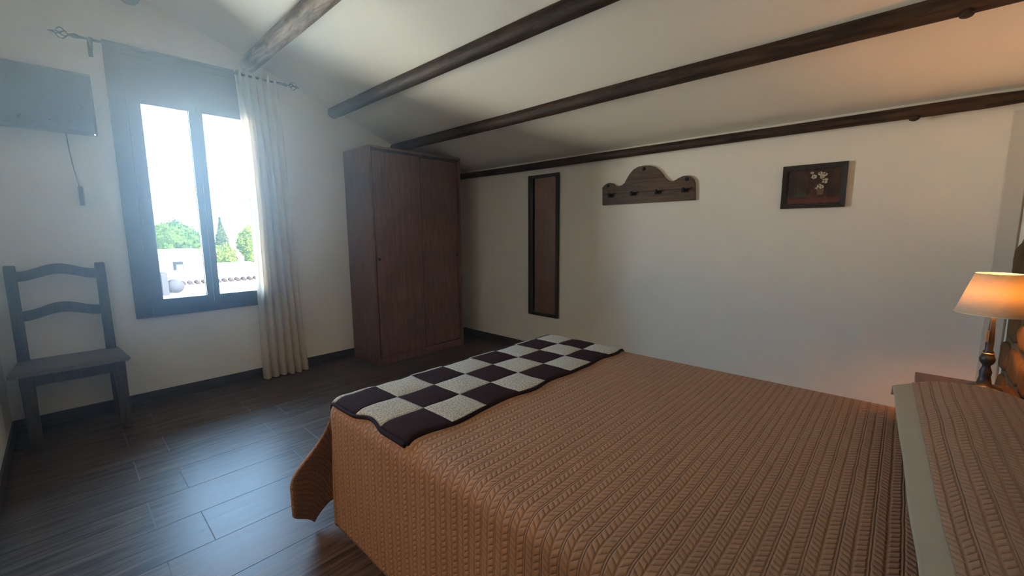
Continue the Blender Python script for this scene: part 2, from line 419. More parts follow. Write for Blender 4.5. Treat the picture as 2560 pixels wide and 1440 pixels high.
# ------------------------------------------------------------------ window (brown aluminium, shutter box on top)
FY0, FY1 = 3.835, 3.98
win = bpy.data.objects.new('window_1', None); C.objects.link(win); win['kind'] = 'structure'; win.location = (0.776, YB, 0.615)
X0, X1, Z0, Z1 = 0.317, 1.235, 0.615, 2.43
bm = NB()
box(bm, (X0, FY0+.012, Z0), (X0+0.085, YB, Z1), .003); box(bm, (X1-0.085, FY0+.012, Z0), (X1, YB, Z1), .003)
box(bm, (X0+.085, FY0+.012, Z0), (X1-.085, YB, Z0+0.065), .003)
box(bm, (X0+.085, FY0+.012, Z1-.065), (X1-.085, YB, Z1), .003)
part('window_frame', bm, FRAMEM, win)
bm = NB(); box(bm, (X0+.085, FY0+.02, 2.10), (X1-.085, YB+.10, Z1-.065), .003)
part('shutter_box', bm, FRAMEM, win)
bm = NB()   # the reveal lining
box(bm, (WX0, YB, WZ0), (WX0+.057, YB+.12, WZ1)); box(bm, (WX1-.057, YB, WZ0), (WX1, YB+.12, WZ1))
box(bm, (WX0+.057, YB, WZ0), (WX1-.057, YB+.12, WZ0+.035)); box(bm, (WX0+.057, YB+.0, WZ1-.02), (WX1-.057, YB+.12, WZ1))
part('window_reveal', bm, FRAMEM, win)
def sash(x0, x1, g0, g1):
    bm = NB(); y0, y1 = FY0+.004, FY0+.05; zb, zt = Z0+.065, 2.10; b0, b1 = 0.738, 2.066
    box(bm, (x0, y0, zb), (g0, y1, zt), .003); box(bm, (g1, y0, zb), (x1, y1, zt), .003)
    box(bm, (g0, y0, zb), (g1, y1, b0), .003); box(bm, (g0, y0, b1), (g1, y1, zt), .003)
    s = part('sash', bm, FRAMEM, win)
    bm = NB(); box(bm, (g0-.004, y0+.02, b0-.004), (g1+.004, y0+.026, b1+.004)); p = part('pane', bm, GLASS, s)
    bm = NB(); box(bm, (g1-.006, y0+.006, b0), (g1-.002, y0+.019, b1)); box(bm, (g0, y0+.010, b0), (g0+.003, y0+.019, b1))
    part('glazing_seal', bm, SEALM, s)
    return s
s1 = sash(X0+.085, 0.772, 0.470, 0.732)
s2 = sash(0.774, X1-.085, 0.812, 1.078)
bm = NB(); box(bm, (0.760, FY0-.012, 1.30), (0.784, FY0+.002, 1.36), .003); box(bm, (0.765, FY0-.03, 1.31), (0.779, FY0-.012, 1.42), .004)
part('window_handle', bm, FRAMEM, s1)

# ------------------------------------------------------------------ ceiling logs
def log(x, z, r, mat, label, yend=YF, twist=0.0, knots=()):
    t = thing('roof_beam', label, 'beam', (x, (YB+yend)/2, z), 'round roof beams along the ceiling')
    bm = NB(); n = 26; pts = []; rad = []
    y1 = YB-0.004
    for i in range(n+1):
        y = y1 + (yend+0.004-y1)*i/n
        pts.append((x + 0.006*noise.noise(Vector((y*.8, x*9, 0))) + twist*i/n, y, z + 0.005*noise.noise(Vector((y*.8, x*9, 5)))))
        rad.append(r*(1+0.05*noise.noise(Vector((y*1.1, x*5, 2)))))
    rad[0] *= .80; rad[-1] *= .80
    pts.insert(1, (pts[0][0], y1-0.012, pts[0][2])); rad.insert(1, r*.97)
    tube(bm, pts, rad, 20, True, 0.05)
    part('log', bm, mat, t, True)
    for (ky, ka) in knots:
        bm = NB(); d = Vector((math.cos(ka), 0, math.sin(ka))); c = Vector((x, ky, z)) + d*r*0.93
        tube(bm, [c, c+d*0.010, c+d*0.016], [0.024, 0.020, 0.010], 14, True, 0.1)
        part('knot', bm, LOG if mat is not LOG0 else LOG, t, True, 'dark round knot')
log(0.475, 2.745, 0.062, LOG, 'round log beam whose end only just shows at the top edge above the window')
log(1.150, 2.500, 0.060, LOG0, 'greyish weathered log beam ending above the curtain top', twist=-0.02)
log(1.795, 2.262, 0.049, LOG, 'dark log beam ending on the window wall between curtain and wardrobe')
log(2.404, 2.036, 0.043, LOG, 'long dark log beam running to behind the wardrobe top', knots=((-0.094, math.radians(-100)),))
log(3.128, 1.806, 0.031, LOG, 'lowest reddish brown log beam lying in the angle above the mirror and coat rack', knots=((0.022, math.radians(-100)),))

# ------------------------------------------------------------------ curtain rod and curtain
RY, RZ = 3.775, 2.385
t = thing('curtain_rod', 'black wrought iron curtain rod with open cage finials above the window', 'curtain rod', (0.78, RY, RZ))
bm = NB(); tube(bm, [(0.215, RY, RZ), (1.36, RY, RZ)], 0.0085, 12); part('rod', bm, BLACK, t, True)
def finial(x, sg, s=1.0):
    bm = NB()
    tube(bm, [(x, RY, RZ), (x+sg*.012*s, RY, RZ), (x+sg*.03*s, RY, RZ), (x+sg*.042*s, RY, RZ)], [.009, .014*s, .013*s, .007*s], 12)
    tube(bm, [(x+sg*.036*s, RY, RZ), (x+sg*.05*s, RY, RZ)], .007*s, 10)
    for k in range(4):
        pts = []
        for i in range(13):
            q = i/12; a = k*PI/2 + PI/4 + q*PI*0.55
            rr_ = 0.030*s*math.sin(PI*q)**0.9
            pts.append((x+sg*(.046+.062*q)*s, RY+rr_*math.cos(a), RZ+rr_*math.sin(a)))
        tube(bm, pts, 0.0036*s, 8)
    tube(bm, [(x+sg*.104*s, RY, RZ), (x+sg*.115*s, RY, RZ), (x+sg*.132*s, RY, RZ)], [.008*s, .006*s, .002*s], 10)
    part('finial', bm, BLACK, t, True)
finial(0.215, -1); finial(1.36, 1)
for x in (0.262, 1.062):
    bm = NB(); box(bm, (x-.011, YB-.006, RZ-.075), (x+.011, YB-.0005, RZ+.02), .002)
    tube(bm, [(x, YB-.003, RZ-.03), (x, RY+.03, RZ-.026), (x, RY, RZ-.018)], .006, 8)
    tube(bm, [(x-.009, RY, RZ), (x+.009, RY, RZ)], .0145, 12)
    tube(bm, [(x, RY, RZ-.012), (x, RY, RZ-.062)], [.010, .006], 8)
    part('bracket', bm, BLACK, t, True)
def curtain():
    bm = NB(); uvl = bm.loops.layers.uv.new('UVMap'); NU, NV = 150, 60
    grid = []
    for j in range(NV+1):
        q = j/NV; z = RZ+0.028 + (0.012-(RZ+0.028))*q
        xl = 1.022 + 0.035*math.sin(min(1, q*2.2)*PI/2) - 0.020*max(0, q-.45)/.55
        xr = 1.312 + 0.022*min(1, q*5) + 0.055*q**2.0
        amp = 0.020 + 0.012*q
        row = []
        for i in range(NU+1):
            s = i/NU
            ph = s*PI*2*6.0 + 0.7*math.sin(q*2.3 + s*3) + 0.5*q
            x = xl + (xr-xl)*s + 0.006*math.sin(ph*1.0+1.1)*(.4+q)
            y = RY + amp*math.sin(ph) + 0.006*math.sin(s*31+q*5)*q - 0.02*q*math.sin(PI*s)
            row.append(bm.verts.new((x, y, z - 0.012*q*math.sin(s*9+1)*0.4)))
        grid.append(row)
    for j in range(NV):
        for i in range(NU):
            f = bm.faces.new((grid[j][i], grid[j][i+1], grid[j+1][i+1], grid[j+1][i]))
            for l, (a, b_) in zip(f.loops, ((i, j), (i+1, j), (i+1, j+1), (i, j+1))): l[uvl].uv = (a/NU*0.9, b_/NV*2.4)
    return bm
ct = thing('curtain', 'sheer beige linen curtain gathered at the right side of the window', 'curtain', (1.17, RY, RZ))
part('curtain_cloth', curtain(), SHEER, ct, True)
bm = NB()
NUh = 120; hem = []
for i in range(NUh+1):
    s = i/NUh; q = 1.0; ph = s*PI*2*6.0 + 0.7*math.sin(q*2.3 + s*3) + 0.5
    x = 1.037 + (1.389-1.037)*s + 0.006*math.sin(ph+1.1)*1.4; y = RY + 0.032*math.sin(ph) + .006*math.sin(s*31+5) - .02*math.sin(PI*s)
    hem.append((x, y-0.002, 0.012-0.0048*math.sin(s*9+1)))
uvl = bm.loops.layers.uv.new('UVMap')
va = [bm.verts.new(p) for p in hem]; vb = [bm.verts.new((p[0]-.001, p[1]+.0, p[2]+.085)) for p in hem]
for i in range(NUh):
    f = bm.faces.new((va[i], va[i+1], vb[i+1], vb[i]))
    for l, (a, b_) in zip(f.loops, ((i, 0), (i+1, 0), (i+1, 1), (i, 1))): l[uvl].uv = (a/NUh*.9, b_*.08)
part('hem', bm, SHEER, ct, True)

# ------------------------------------------------------------------ television on the window wall
t = thing('television', 'flat dark television mounted high on the wall left of the window', 'television', (-0.035, 3.76, 1.985))
tx0, tx1, ty, tz0, tz1 = -0.305+.02, 0.238, 3.745, 1.805, 2.168
bm = NB(); box(bm, (tx0, ty, tz0), (tx1, ty+.035, tz1), .004); part('case', bm, TVB, t)
bm = NB(); box(bm, (tx0+.012, ty-.0015, tz0+.022), (tx1-.012, ty+.002, tz1-.012)); part('screen', bm, SCREEN, t)
bm = NB(); box(bm, (tx1-.016, ty-.003, tz0+.004), (tx1-.010, ty+.001, tz0+.009)); part('standby_light', bm, LEDM, t)
bm = NB(); box(bm, (-.09, ty+.034, 1.90), (.02, YB-.0005, 2.06), .003); part('wall_mount', bm, BLACK, t)
bm = NB(); tube(bm, [(.10, ty+.05, 1.83), (.105, YB-.02, 1.72), (.115, YB-.012, 1.60), (.128, YB-.012, 1.50)], .003, 8)
box(bm, (.120, YB-.024, 1.38), (.142, YB-.001, 1.50), .004); part('cable', bm, plain('grey_cable', (.12, .12, .12)), t)

# ------------------------------------------------------------------ chair
t = thing('wooden_chair', 'dark wooden ladder back chair with pale seat in the corner left of the window', 'chair', (0, 3.62, 0))
def bar(bm, p, q, w, d, bev=.004):
    """square section leg from p (bottom) to q (top)"""
    p, q = Vector(p), Vector(q); a = []
    for c, ww, dd in ((p, w[0], d[0]), (q, w[1], d[1])):
        a.append([bm.verts.new(c+Vector((sx*ww/2, sy*dd/2, 0))) for sx, sy in ((-1, -1), (1, -1), (1, 1), (-1, 1))])
    fs = [bm.faces.new(a[0][::-1]), bm.faces.new(a[1])]
    for k in range(4): fs.append(bm.faces.new((a[0][k], a[0][(k+1) % 4], a[1][(k+1) % 4], a[1][k])))
    bmesh.ops.bevel(bm, geom=list({e for f in fs for e in f.edges}), offset=bev, segments=2, affect='EDGES')
for x in (-0.195, 0.180):
    bm = NB(); bar(bm, (x, 3.475, 0), (x, 3.475, .43), (.048, .056), (.045, .055)); part('leg', bm, CHAIR, t)
for x in (-0.210, 0.168):
    bm = NB(); bar(bm, (x+.0, 3.80, 0), (x, 3.775, .44), (.042, .046), (.036, .04)); bar(bm, (x, 3.775, .43), (x, 3.805, 1.02), (.050, .048), (.036, .026))
    part('back_post', bm, CHAIR, t)
bm = NB(); n = 16
bev = [(-.262, 3.425), (.232, 3.425), (.206, 3.80), (-.238, 3.80)]
prism(bm, bev, 2, .430, .455); bmesh.ops.bevel(bm, geom=bm.edges[:], offset=.006, segments=2, affect='EDGES')
part('seat', bm, SEATW, t)
bm = NB(); box(bm, (-.172, 3.462, .365), (.156, 3.484, .430), .002); part('apron', bm, CHAIR, t)
for x in (-.197, .172):
    bm = NB(); box(bm, (x-.01, 3.50, .37), (x+.01, 3.76, .430), .002); part('side_rail', bm, CHAIR, t)
def slat(z0, z1, yy):
    bm = NB(); n = 24; top = []; bot = []
    for i in range(n+1):
        s = i/n; x = -.188 + (.146+.188)*s; a = .5-.5*math.cos(2*PI*s)
        top.append((x, z1 + .040*a)); bot.append((x, z0 + .036*a))
    poly = bot + top[::-1]; prism(bm, poly, 1, yy, yy+.020)
    part('back_slat', bm, CHAIR, t)
slat(.925, .983, 3.782); slat(.690, .748, 3.772)

# ------------------------------------------------------------------ wardrobe
wx0, wx1, wy0, wz = 1.868, 2.868, 3.390, 1.935
t = thing('wardrobe', 'tall reddish brown two door wardrobe standing against the window wall', 'wardrobe', ((wx0+wx1)/2, 3.62, 0))
bm = NB(); y1 = YB-.013
box(bm, (wx0, wy0, 0), (wx0+.018, y1, wz-.018), .0015); box(bm, (wx1-.018, wy0, 0), (wx1, y1, wz-.018), .0015)
box(bm, (wx0+.018, y1-.006, .05), (wx1-.018, y1, wz-.018))
box(bm, (wx0+.018, wy0+.056, .06), (wx1-.018, y1-.006, .075)); part('body', bm, WARD, t)
bm = NB(); box(bm, (wx0-.001, wy0-.004, wz-.018), (wx1+.001, y1, wz), .0015); part('top_panel', bm, WARD, t)
bm = NB(); box(bm, (wx0+.019, wy0-.0015, wz-.040), (wx1-.019, wy0+.02, wz-.0185)); part('top_rail', bm, WARDD, t, label='darker top rail above the doors')
bm = NB(); box(bm, (wx0+.019, wy0-.001, 0), (wx1-.019, wy0+.016, .066), .001); part('plinth', bm, WARD, t)
def door(a, b, y, knobx):
    bm = NB(); box(bm, (a, y, .070), (b, y+.018, wz-.042), .0015); d = part('door', bm, WARD, t)
    bm = NB(); tube(bm, [(knobx, y+.001, .965), (knobx, y-.012, .965), (knobx, y-.020, .965)], [.006, .007, .013], 14)
    part('knob', bm, WARDD, d, True)
door(wx0+.027, 2.376, wy0-.003, 1.912); door(2.379, wx1-.024, wy0+.030, 2.812)
bm = NB(); box(bm, (2.3765, wy0-.002, .071), (2.379, wy0+.029, wz-.043)); part('door_edge', bm, DARK, t, label='dark edge of the front door')
bm = NB(); box(bm, (wx0+.0185, wy0+.052, .066), (wx1-.0185, wy0+.055, wz-.04)); part('door_gap_backing', bm, DARK, t)

# ------------------------------------------------------------------ things on the right wall
XW = XR-0.0008
t = thing('wall_mirror', 'tall narrow wall mirror in a dark frame beside the wardrobe', 'mirror', (XW, 2.542, 1.05))
my0, my1, mz0, mz1 = 2.350, 2.722, 0.378, 1.728
bm = NB(); fw = .032
box(bm, (XW-.022, my0, mz0), (XW, my0+fw, mz1), .004); box(bm, (XW-.022, my1-fw, mz0), (XW, my1, mz1), .004)
box(bm, (XW-.022, my0+fw, mz0), (XW, my1-fw, mz0+fw), .004); box(bm, (XW-.022, my0+fw, mz1-fw), (XW, my1-fw, mz1), .004)
part('mirror_frame', bm, MIRF, t)
bm = NB(); box(bm, (XW-.010, my0+fw-.003, mz0+fw-.003), (XW-.004, my1-fw+.003, mz1-fw+.003)); part('mirror_glass', bm, MIR, t)
t.rotation_euler = (0, 0, math.radians(-1.7)); t.location.x -= .0065      # hangs very slightly askew
prof = [(1.897, 1.413), (1.901, 1.558), (1.883, 1.577), (1.86, 1.589), (1.832, 1.594), (1.805, 1.585), (1.781, 1.566), (1.75, 1.559), (1.72, 1.565), (1.698, 1.583), (1.677, 1.617), (1.656, 1.648), (1.621, 1.681), (1.586, 1.696), (1.533, 1.7), (1.482, 1.692), (1.447, 1.676), (1.413, 1.65), (1.389, 1.623), (1.372, 1.597), (1.345, 1.573), (1.315, 1.56), (1.287, 1.568), (1.263, 1.581), (1.233, 1.593), (1.205, 1.594), (1.178, 1.585), (1.159, 1.569), (1.146, 1.538), (1.14, 1.416)]
t = thing('coat_rack', 'brown wooden coat rack board with a scrolled top hanging on the wall', 'coat rack', (XW, 1.52, 1.5))
bm = NB(); prism(bm, prof, 0, XW-.022, XW); part('board', bm, RACK, t)
bm = NB(); box(bm, (XW-.0235, 1.15, 1.500), (XW-.0215, 1.89, 1.5035)); box(bm, (XW-.0235, 1.375, 1.600), (XW-.0215, 1.665, 1.6025)); part('groove', bm, DARK, t)
for (y, z) in ((1.536, 1.674), (1.848, 1.569), (1.203, 1.569)):
    bm = NB(); tube(bm, [(XW-.020, y, z), (XW-.026, y, z), (XW-.029, y, z)], [.014, .013, .007], 16); part('screw_cap', bm, DARK, t, True)
for y in (1.818, 1.618, 1.415, 1.212):
    bm = NB(); z = 1.488
    tube(bm, [(XW-.020, y, z), (XW-.045, y, z+.004), (XW-.060, y, z+.012)], [.010, .008, .011], 12)
    box(bm, (XW-.026, y-.026, z-.014), (XW-.021, y+.026, z+.012), .002); part('peg', bm, DARK, t, True)
t = thing('framed_picture', 'small dark framed still life with white flowers on the wall above the bed', 'picture', (XW, .442, 1.46))
py0, py1, pz0, pz1 = .281, .604, 1.331, 1.592
bm = NB(); fw = .022
def scal(edge, n, amp): pass
inner = []; NS = 10
def arc_edge(p, q, nrm, n):
    out_ = []
    for i in range(n*6):
        s = i/(n*6); k = abs(math.sin(PI*n*s))*.007
        out_.append((p[0]+(q[0]-p[0])*s+nrm[0]*k, p[1]+(q[1]-p[1])*s+nrm[1]*k))
    return out_
iy0, iy1, iz0, iz1 = py0+.030, py1-.030, pz0+.032, pz1-.034
inner = arc_edge((iy0, iz0), (iy1, iz0), (0, -1), 6) + arc_edge((iy1, iz0), (iy1, iz1), (1, 0), 4) + arc_edge((iy1, iz1), (iy0, iz1), (0, 1), 6) + arc_edge((iy0, iz1), (iy0, iz0), (-1, 0), 4)
outer = [(py0, pz0), (py1, pz0), (py1, pz1), (py0, pz1)]
# frame with the scalloped opening: ring of quads between an inner curve and its projection on the outer rectangle
cy_, cz_ = (py0+py1)/2, (pz0+pz1)/2; ring = []
for (a, b_) in inner:
    dx_, dz_ = a-cy_, b_-cz_; k = min((py1-py0)/2/max(1e-6, abs(dx_)), (pz1-pz0)/2/max(1e-6, abs(dz_))); ring.append((cy_+dx_*k, cz_+dz_*k))
# pull the nearest ring point on to every corner
for cor in outer:
    j = min(range(len(ring)), key=lambda i: (ring[i][0]-cor[0])**2+(ring[i][1]-cor[1])**2); ring[j] = cor
n = len(inner)
fi = [bm.verts.new((XW-.016, *p)) for p in inner]; fo = [bm.verts.new((XW-.020, *p)) for p in ring]
bi = [bm.verts.new((XW-.004, *p)) for p in inner]; bo = [bm.verts.new((XW, *p)) for p in ring]
for i in range(n):
    j = (i+1) % n
    bm.faces.new((fi[i], fi[j], fo[j], fo[i])); bm.faces.new((fo[i], fo[j], bo[j], bo[i])); bm.faces.new((fi[j], fi[i], bi[i], bi[j]))
    bm.faces.new((bi[i], bi[j], bo[j], bo[i]))
part('picture_frame', bm, plain('picture_frame_black', (.016, .010, .007), .5), t)
def painting_mat():
    m, nt, b = newmat('painted_panel'); (x, y, z), v = coords(nt)
    n = ntex(nt, v, 22, 4, .6, .4, (1, 1, .5)); n2 = ntex(nt, v, 8, 3)
    c = mixc(nt, n.ramp(.35, .7), (.030, .012, .007), (.085, .030, .016))
    c = mixc(nt, (y*1.0).ramp(-.02, .12, .0, .55), c, (.022, .014, .008))
    c = mixc(nt, (z*1.0).ramp(-.085, -.052, 1.0, 0.0)*0.8, c, (.13, .035, .016))
    setc(nt, b, c, .55, .4); return m
bm = NB(); box(bm, (XW-.009, py0+.018, pz0+.018), (XW-.0045, py1-.018, pz1-.018)); part('painting', bm, painting_mat(), t)
bm = NB(); rf = random.Random(3)
for (y, z, s) in ((.452, 1.540, .010), (.441, 1.517, .016), (.411, 1.534, .014), (.388, 1.528, .015), (.400, 1.513, .013), (.386, 1.489, .018), (.378, 1.496, .010), (.412, 1.462, .014), (.400, 1.455, .014), (.425, 1.449, .009)):
    for k in range(6):
        a = 2*PI*k/6+rf.random(); c = Vector((XW-.0105-.0004*k, y+s*.55*math.cos(a), z+s*.55*math.sin(a)))
        r = bmesh.ops.create_circle(bm, cap_ends=True, segments=8, radius=s*rf.uniform(.30, .42), matrix=Matrix.Translation(c) @ Matrix.Rotation(PI/2, 4, 'Y'))
part('painted_flowers', bm, plain('flower_white', (.50, .42, .30), .7, .3, 0, .4, 60), t)
bm = NB()
tube(bm, [(XW-.0100, .425, 1.442), (XW-.0100, .415, 1.413)], .0015, 6); tube(bm, [(XW-.0100, .388, 1.442), (XW-.0100, .390, 1.410)], .002, 6)
prism(bm, [(.424, 1.445), (.388, 1.445), (.392, 1.408), (.418, 1.408)], 0, XW-.0098, XW-.0092)
part('painted_vase', bm, plain('vase_brown', (.16, .085, .04), .6), t)
bm = NB()
for (y0_, h_, w_) in ((.515, .085, .006), (.503, .060, .005), (.493, .050, .005), (.480, .045, .004)):
    prism(bm, [(y0_-w_, 1.412), (y0_+w_, 1.412), (y0_+w_*.4+.004, 1.412+h_)], 0, XW-.0098, XW-.0092)
prism(bm, [(.545, 1.400), (.455, 1.400), (.470, 1.412), (.53, 1.412)], 0, XW-.0098, XW-.0092)
part('painted_leaves', bm, plain('leaf_paint', (.050, .055, .030), .7), t)

# ------------------------------------------------------------------ bed
BX0, BX1, BY1, BT = 0.655, 2.065, 1.615, 0.552         # outer faces of the hanging cloth, top height
RB = 0.055
t = thing('bed', 'double bed base and mattress hidden under the quilted bedspread', 'bed', (1.36, .6, 0))
bm = NB(); box(bm, (.72, YF+.03, .33), (2.0, 1.545, .53), .04); part('mattress', bm, MATT, t, True)
bm = NB(); box(bm, (.715, YF+.02, .25), (2.005, 1.55, .325), .01); part('bed_base', bm, BLACK, t)
for x in (.76, 1.96):
    for y in (YF+.1, 1.02):
        bm = NB(); tube(bm, [(x, y, 0), (x, y, .26)], [.018, .024], 12); part('leg', bm, BLACK, t, True)
CXc, CYc = BX0+RB, BY1-RB
def hang(d):
    """distance over the edge -> (outward, drop)"""
    if d <= 0: return 0.0, 0.0
    q = PI*RB/2
    if d < q:
        a = d/RB; return RB*math.sin(a), RB*(1-math.cos(a))
    return RB, RB + (d-q)
def cr(P, s):
    """Catmull-Rom through P at parameter s in 0..1"""
    n = len(P)-1; k = min(int(s*n), n-1); u = s*n-k
    p0, p1, p2, p3 = P[max(k-1, 0)], P[k], P[k+1], P[min(k+2, n)]
    return [0.5*((2*b_)+(-a+c)*u+(2*a-5*b_+4*c-d)*u*u+(-a+3*b_-3*c+d)*u**3) for a, b_, c, d in zip(p0, p1, p2, p3)]
# plan of the hem around the foot corner, relative to the corner post of the mattress, and how fast the cloth drops there
PLAN = [(-.062, 0.0, 1.0), (-.060, .028, .97), (.006, .095, .85), (-.030, .135, .77), (-.110, .118, .715), (-.200, .070, .70), (-.150, .150, .76), (-.04, .170, .86), (.0, .070, 1.0)]
def S(a, b_):
    """cloth coordinates (metres, room aligned on the bed top) -> room point"""
    du = CXc - a; dv = b_ - CYc; dw = a - (BX1-RB)
    wr = 0.0016*noise.noise(Vector((a*3.2, b_*3.2, 0)))*2 + 0.0022*noise.noise(Vector((a*1.3, b_*1.3, 4)))
    if dw > 0:
        h, dr = hang(dw); y = b_; ho = 0
        if dv > 0: ho, dr2 = hang(dv); dr = math.hypot(dr, dr2)
        return Vector((BX1-RB+h+.02*min(1, dr/.4), (CYc+ho) if dv > 0 else b_, max(.02, BT-dr)))
    if du > 0 and dv > 0:
        r = math.hypot(du, dv); phi = math.atan2(dv, du)/(PI/2)
        h, dr = hang(r); w = min(1.0, max(0.0, (r-.03)/.46)); w = w*w*(3-2*w)
        px, py, k = cr(PLAN, phi)
        ux, uy = -math.cos(phi*PI/2)*h, math.sin(phi*PI/2)*h
        x = CXc + ux*(1-w) + px*w; y = CYc + uy*(1-w) + py*w
        return Vector((x, y, max(.012+.01*noise.noise(Vector((a*9, b_*9, 1))), BT - dr*(1+(k-1)*w))))
    if du > 0:
        h, dr = hang(du); q = min(1, max(0, dr-.05)/.35); e = max(0.0, 1-(CYc-b_)/.35) if b_ < CYc else 1
        fl = .012*q*noise.noise(Vector((b_*4.0, 0, 7)))*2*(1-e) + .007*q
        return Vector((CXc - h - fl*(1.0), b_, max(.015, BT-dr+wr)))
    if dv > 0:
        h, dr = hang(dv); return Vector((a, CYc+h+.015*min(1, max(0, dr-.05)/.4), max(.015, BT-dr)))
    return Vector((a, b_, BT+wr))
def drape(u0, u1, nu, v0, v1, nv, off=0.0, fn=None, uvf=None, puff=None):
    bm = NB()
    uvl = bm.loops.layers.uv.new('UVMap'); g = []
    fn = fn or S
    for j in range(nv+1):
        row = []
        for i in range(nu+1):
            a = u0+(u1-u0)*i/nu; b_ = v0+(v1-v0)*j/nv
            aa, bb = puff(a, b_, 0) if puff else (a, b_)
            p = fn(aa, bb)
            if off:
                e = .004; n_ = (fn(aa+e, bb)-fn(aa-e, bb)).cross(fn(aa, bb+e)-fn(aa, bb-e))
                if n_.length > 1e-9:
                    n_.normalize(); p = p + n_*(off + (puff(a, b_, 1) if puff else 0))
            row.append(bm.verts.new(p))
        g.append(row)
    for j in range(nv):
        for i in range(nu):
            f = bm.faces.new((g[j][i], g[j][i+1], g[j+1][i+1], g[j+1][i]))
            for l, (ii, jj) in zip(f.loops, ((i, j), (i+1, j), (i+1, j+1), (i, j+1))):
                a = u0+(u1-u0)*ii/nu; b_ = v0+(v1-v0)*jj/nv; l[uvl].uv = uvf(a, b_) if uvf else (a, b_)
    return bm
OV = .545
bm = drape(CXc-OV, BX1-RB+.47, 190, YF+.03, CYc+OV, 190)
bs = obj('bedspread', bm, [QUILT, HEMB], None, True); sol = bs.modifiers.new('thickness', 'SOLIDIFY'); sol.thickness = .006; sol.offset = 0; sol.material_offset = 1
sol.material_offset_rim = 1
tag(bs, 'tan quilted bedspread with a cable pattern draped over the bed to the floor', 'bedspread')

# crochet patchwork runner across the foot
CW, CH = .1745, .163
u0, v1 = .672, 1.567
def puff(a, b_, k):
    cu, cv = (a-u0)/CW, (v1-b_)/CH
    if k == 0:
        jx = .006*noise.noise(Vector((a*3, b_*3, 2))); jy = .010*noise.noise(Vector((a*4, b_*2, 8)))
        if cv > 2.6: jy += (.016*math.sin(cu*2*PI*0.5+.6) + .008*math.sin(cu*5))*(cv-2.6)
        if cu < 1: jx += (1-cu)*.016*math.sin(PI*max(0, min(1, (cv-.9)/1.3)))**2
        return a+jx, b_+jy
    fu, fv = abs((cu % 1)-.5)*2, abs((cv % 1)-.5)*2
    return .005*(1-fu**4)*(1-fv**4) + .0025*noise.noise(Vector((a*14, b_*14, 3)))
bm = drape(u0, u0+8*CW, 168, v1-3*CH, v1+.62*CH, 76, .008, None, lambda a, b_: ((a-u0)/CW, (b_-v1)/CH), puff)
rn = obj('bed_runner', bm, [PATCH, DKNIT], None, True); sol = rn.modifiers.new('thickness', 'SOLIDIFY'); sol.thickness = .007; sol.offset = -.2
sol.material_offset = 1; sol.material_offset_rim = 1
tag(rn, 'crochet patchwork runner in dark maroon and cream squares across the foot of the bed', 'bed runner')
def edge_path(fn_, n):
    return [fn_(i/n) for i in range(n+1)]
def surf(a, b_, lift):
    aa, bb = puff(a, b_, 0); e = .004; p = S(aa, bb); n_ = (S(aa+e, bb)-S(aa-e, bb)).cross(S(aa, bb+e)-S(aa, bb-e)).normalized()
    return p + n_*lift
bm = NB()
tube(bm, edge_path(lambda s: surf(u0+8*CW*s, v1-3*CH-.004, .007), 160), .0075, 8, True, .5)
tube(bm, edge_path(lambda s: surf(u0-.003, v1-3*CH+3.1*CH*s, .007), 60), .0075, 8, True, .5)
tube(bm, edge_path(lambda s: surf(u0+8*CW+.003, v1-3*CH+3.1*CH*s, .007), 60), .0070, 8, True, .5)
e_ = obj('edging', bm, DKNIT, rn, True); uvx = e_.data.uv_layers.new(name='UVMap')

# pillow under a quilted sham
t = thing('pillow', 'long pillow in a tan quilted cover with a plain beige border at the bed head', 'pillow', (1.33, -.2, BT))
def PS(a, s):
    """s: metres of cover from the border edge towards the head wall; a: along the pillow"""
    e = min(1.0, max(0.0, (1.985-a)/.05)); e = math.sin(e*PI/2)
    el = min(1.0, max(0.0, (a-.62)/.16)); el = math.sin(el*PI/2); e *= el
    y = -.010 - s*.93
    q = min(1, s/.17); zt = BT + .104 + .046*math.sin(q*PI/2) - .05*max(0, (s-.2)/.18)**2
    z = BT + .03 + (zt-BT-.03)*(.42+.58*e) if e < 1 else zt
    y += -.050*((1.95-a)/1.07)*(1-min(1, s/.3)) + .004*noise.noise(Vector((a*5, s*5, 0)))
    return Vector((a, y, z + .004*noise.noise(Vector((a*4, s*6, 2)))))
bm = drape(.62, 1.985, 130, .052, .395, 40, 0, PS)
o = part('cover', bm, [QUILT, HEMB], t, True); so = o.modifiers.new('thickness', 'SOLIDIFY'); so.thickness = .010; so.offset = 0
bm = drape(.62, 1.985, 130, .0, .056, 8, 0, PS)
o = part('border', bm, HEMB, t, True, 'plain beige border strip'); so = o.modifiers.new('thickness', 'SOLIDIFY'); so.thickness = .005; so.offset = 0
bm = NB(); uvl = bm.loops.layers.uv.new('UVMap'); NA, NR = 60, 28; g = []
for i in range(NA+1):
    a = .66 + (1.965-.66)*i/NA; e = math.sin(PI*i/NA)**.30 if 0 < i < NA else 0.02
    row = []
    for k in range(NR):
        th = 2*PI*k/NR; c_, s_ = math.cos(th), math.sin(th)
        sy = math.copysign(abs(c_)**.8, c_)*.150*(.55+.45*e); sz = math.copysign(abs(s_)**.75, s_)*.060*e
        row.append(bm.verts.new((a, -.205+sy-.04*((1.95-a)/1.07), BT+.068+sz)))
    g.append(row)
for i in range(NA):
    for k in range(NR):
        f = bm.faces.new((g[i][k], g[i][(k+1) % NR], g[i+1][(k+1) % NR], g[i+1][k]))
        for l, (ii, kk) in zip(f.loops, ((i, k), (i, k+1), (i+1, k+1), (i+1, k))): l[uvl].uv = (ii*.021, kk*.018)
bm.faces.new(g[0]); bm.faces.new(g[-1][::-1])
part('cushion', bm, QUILT, t, True)

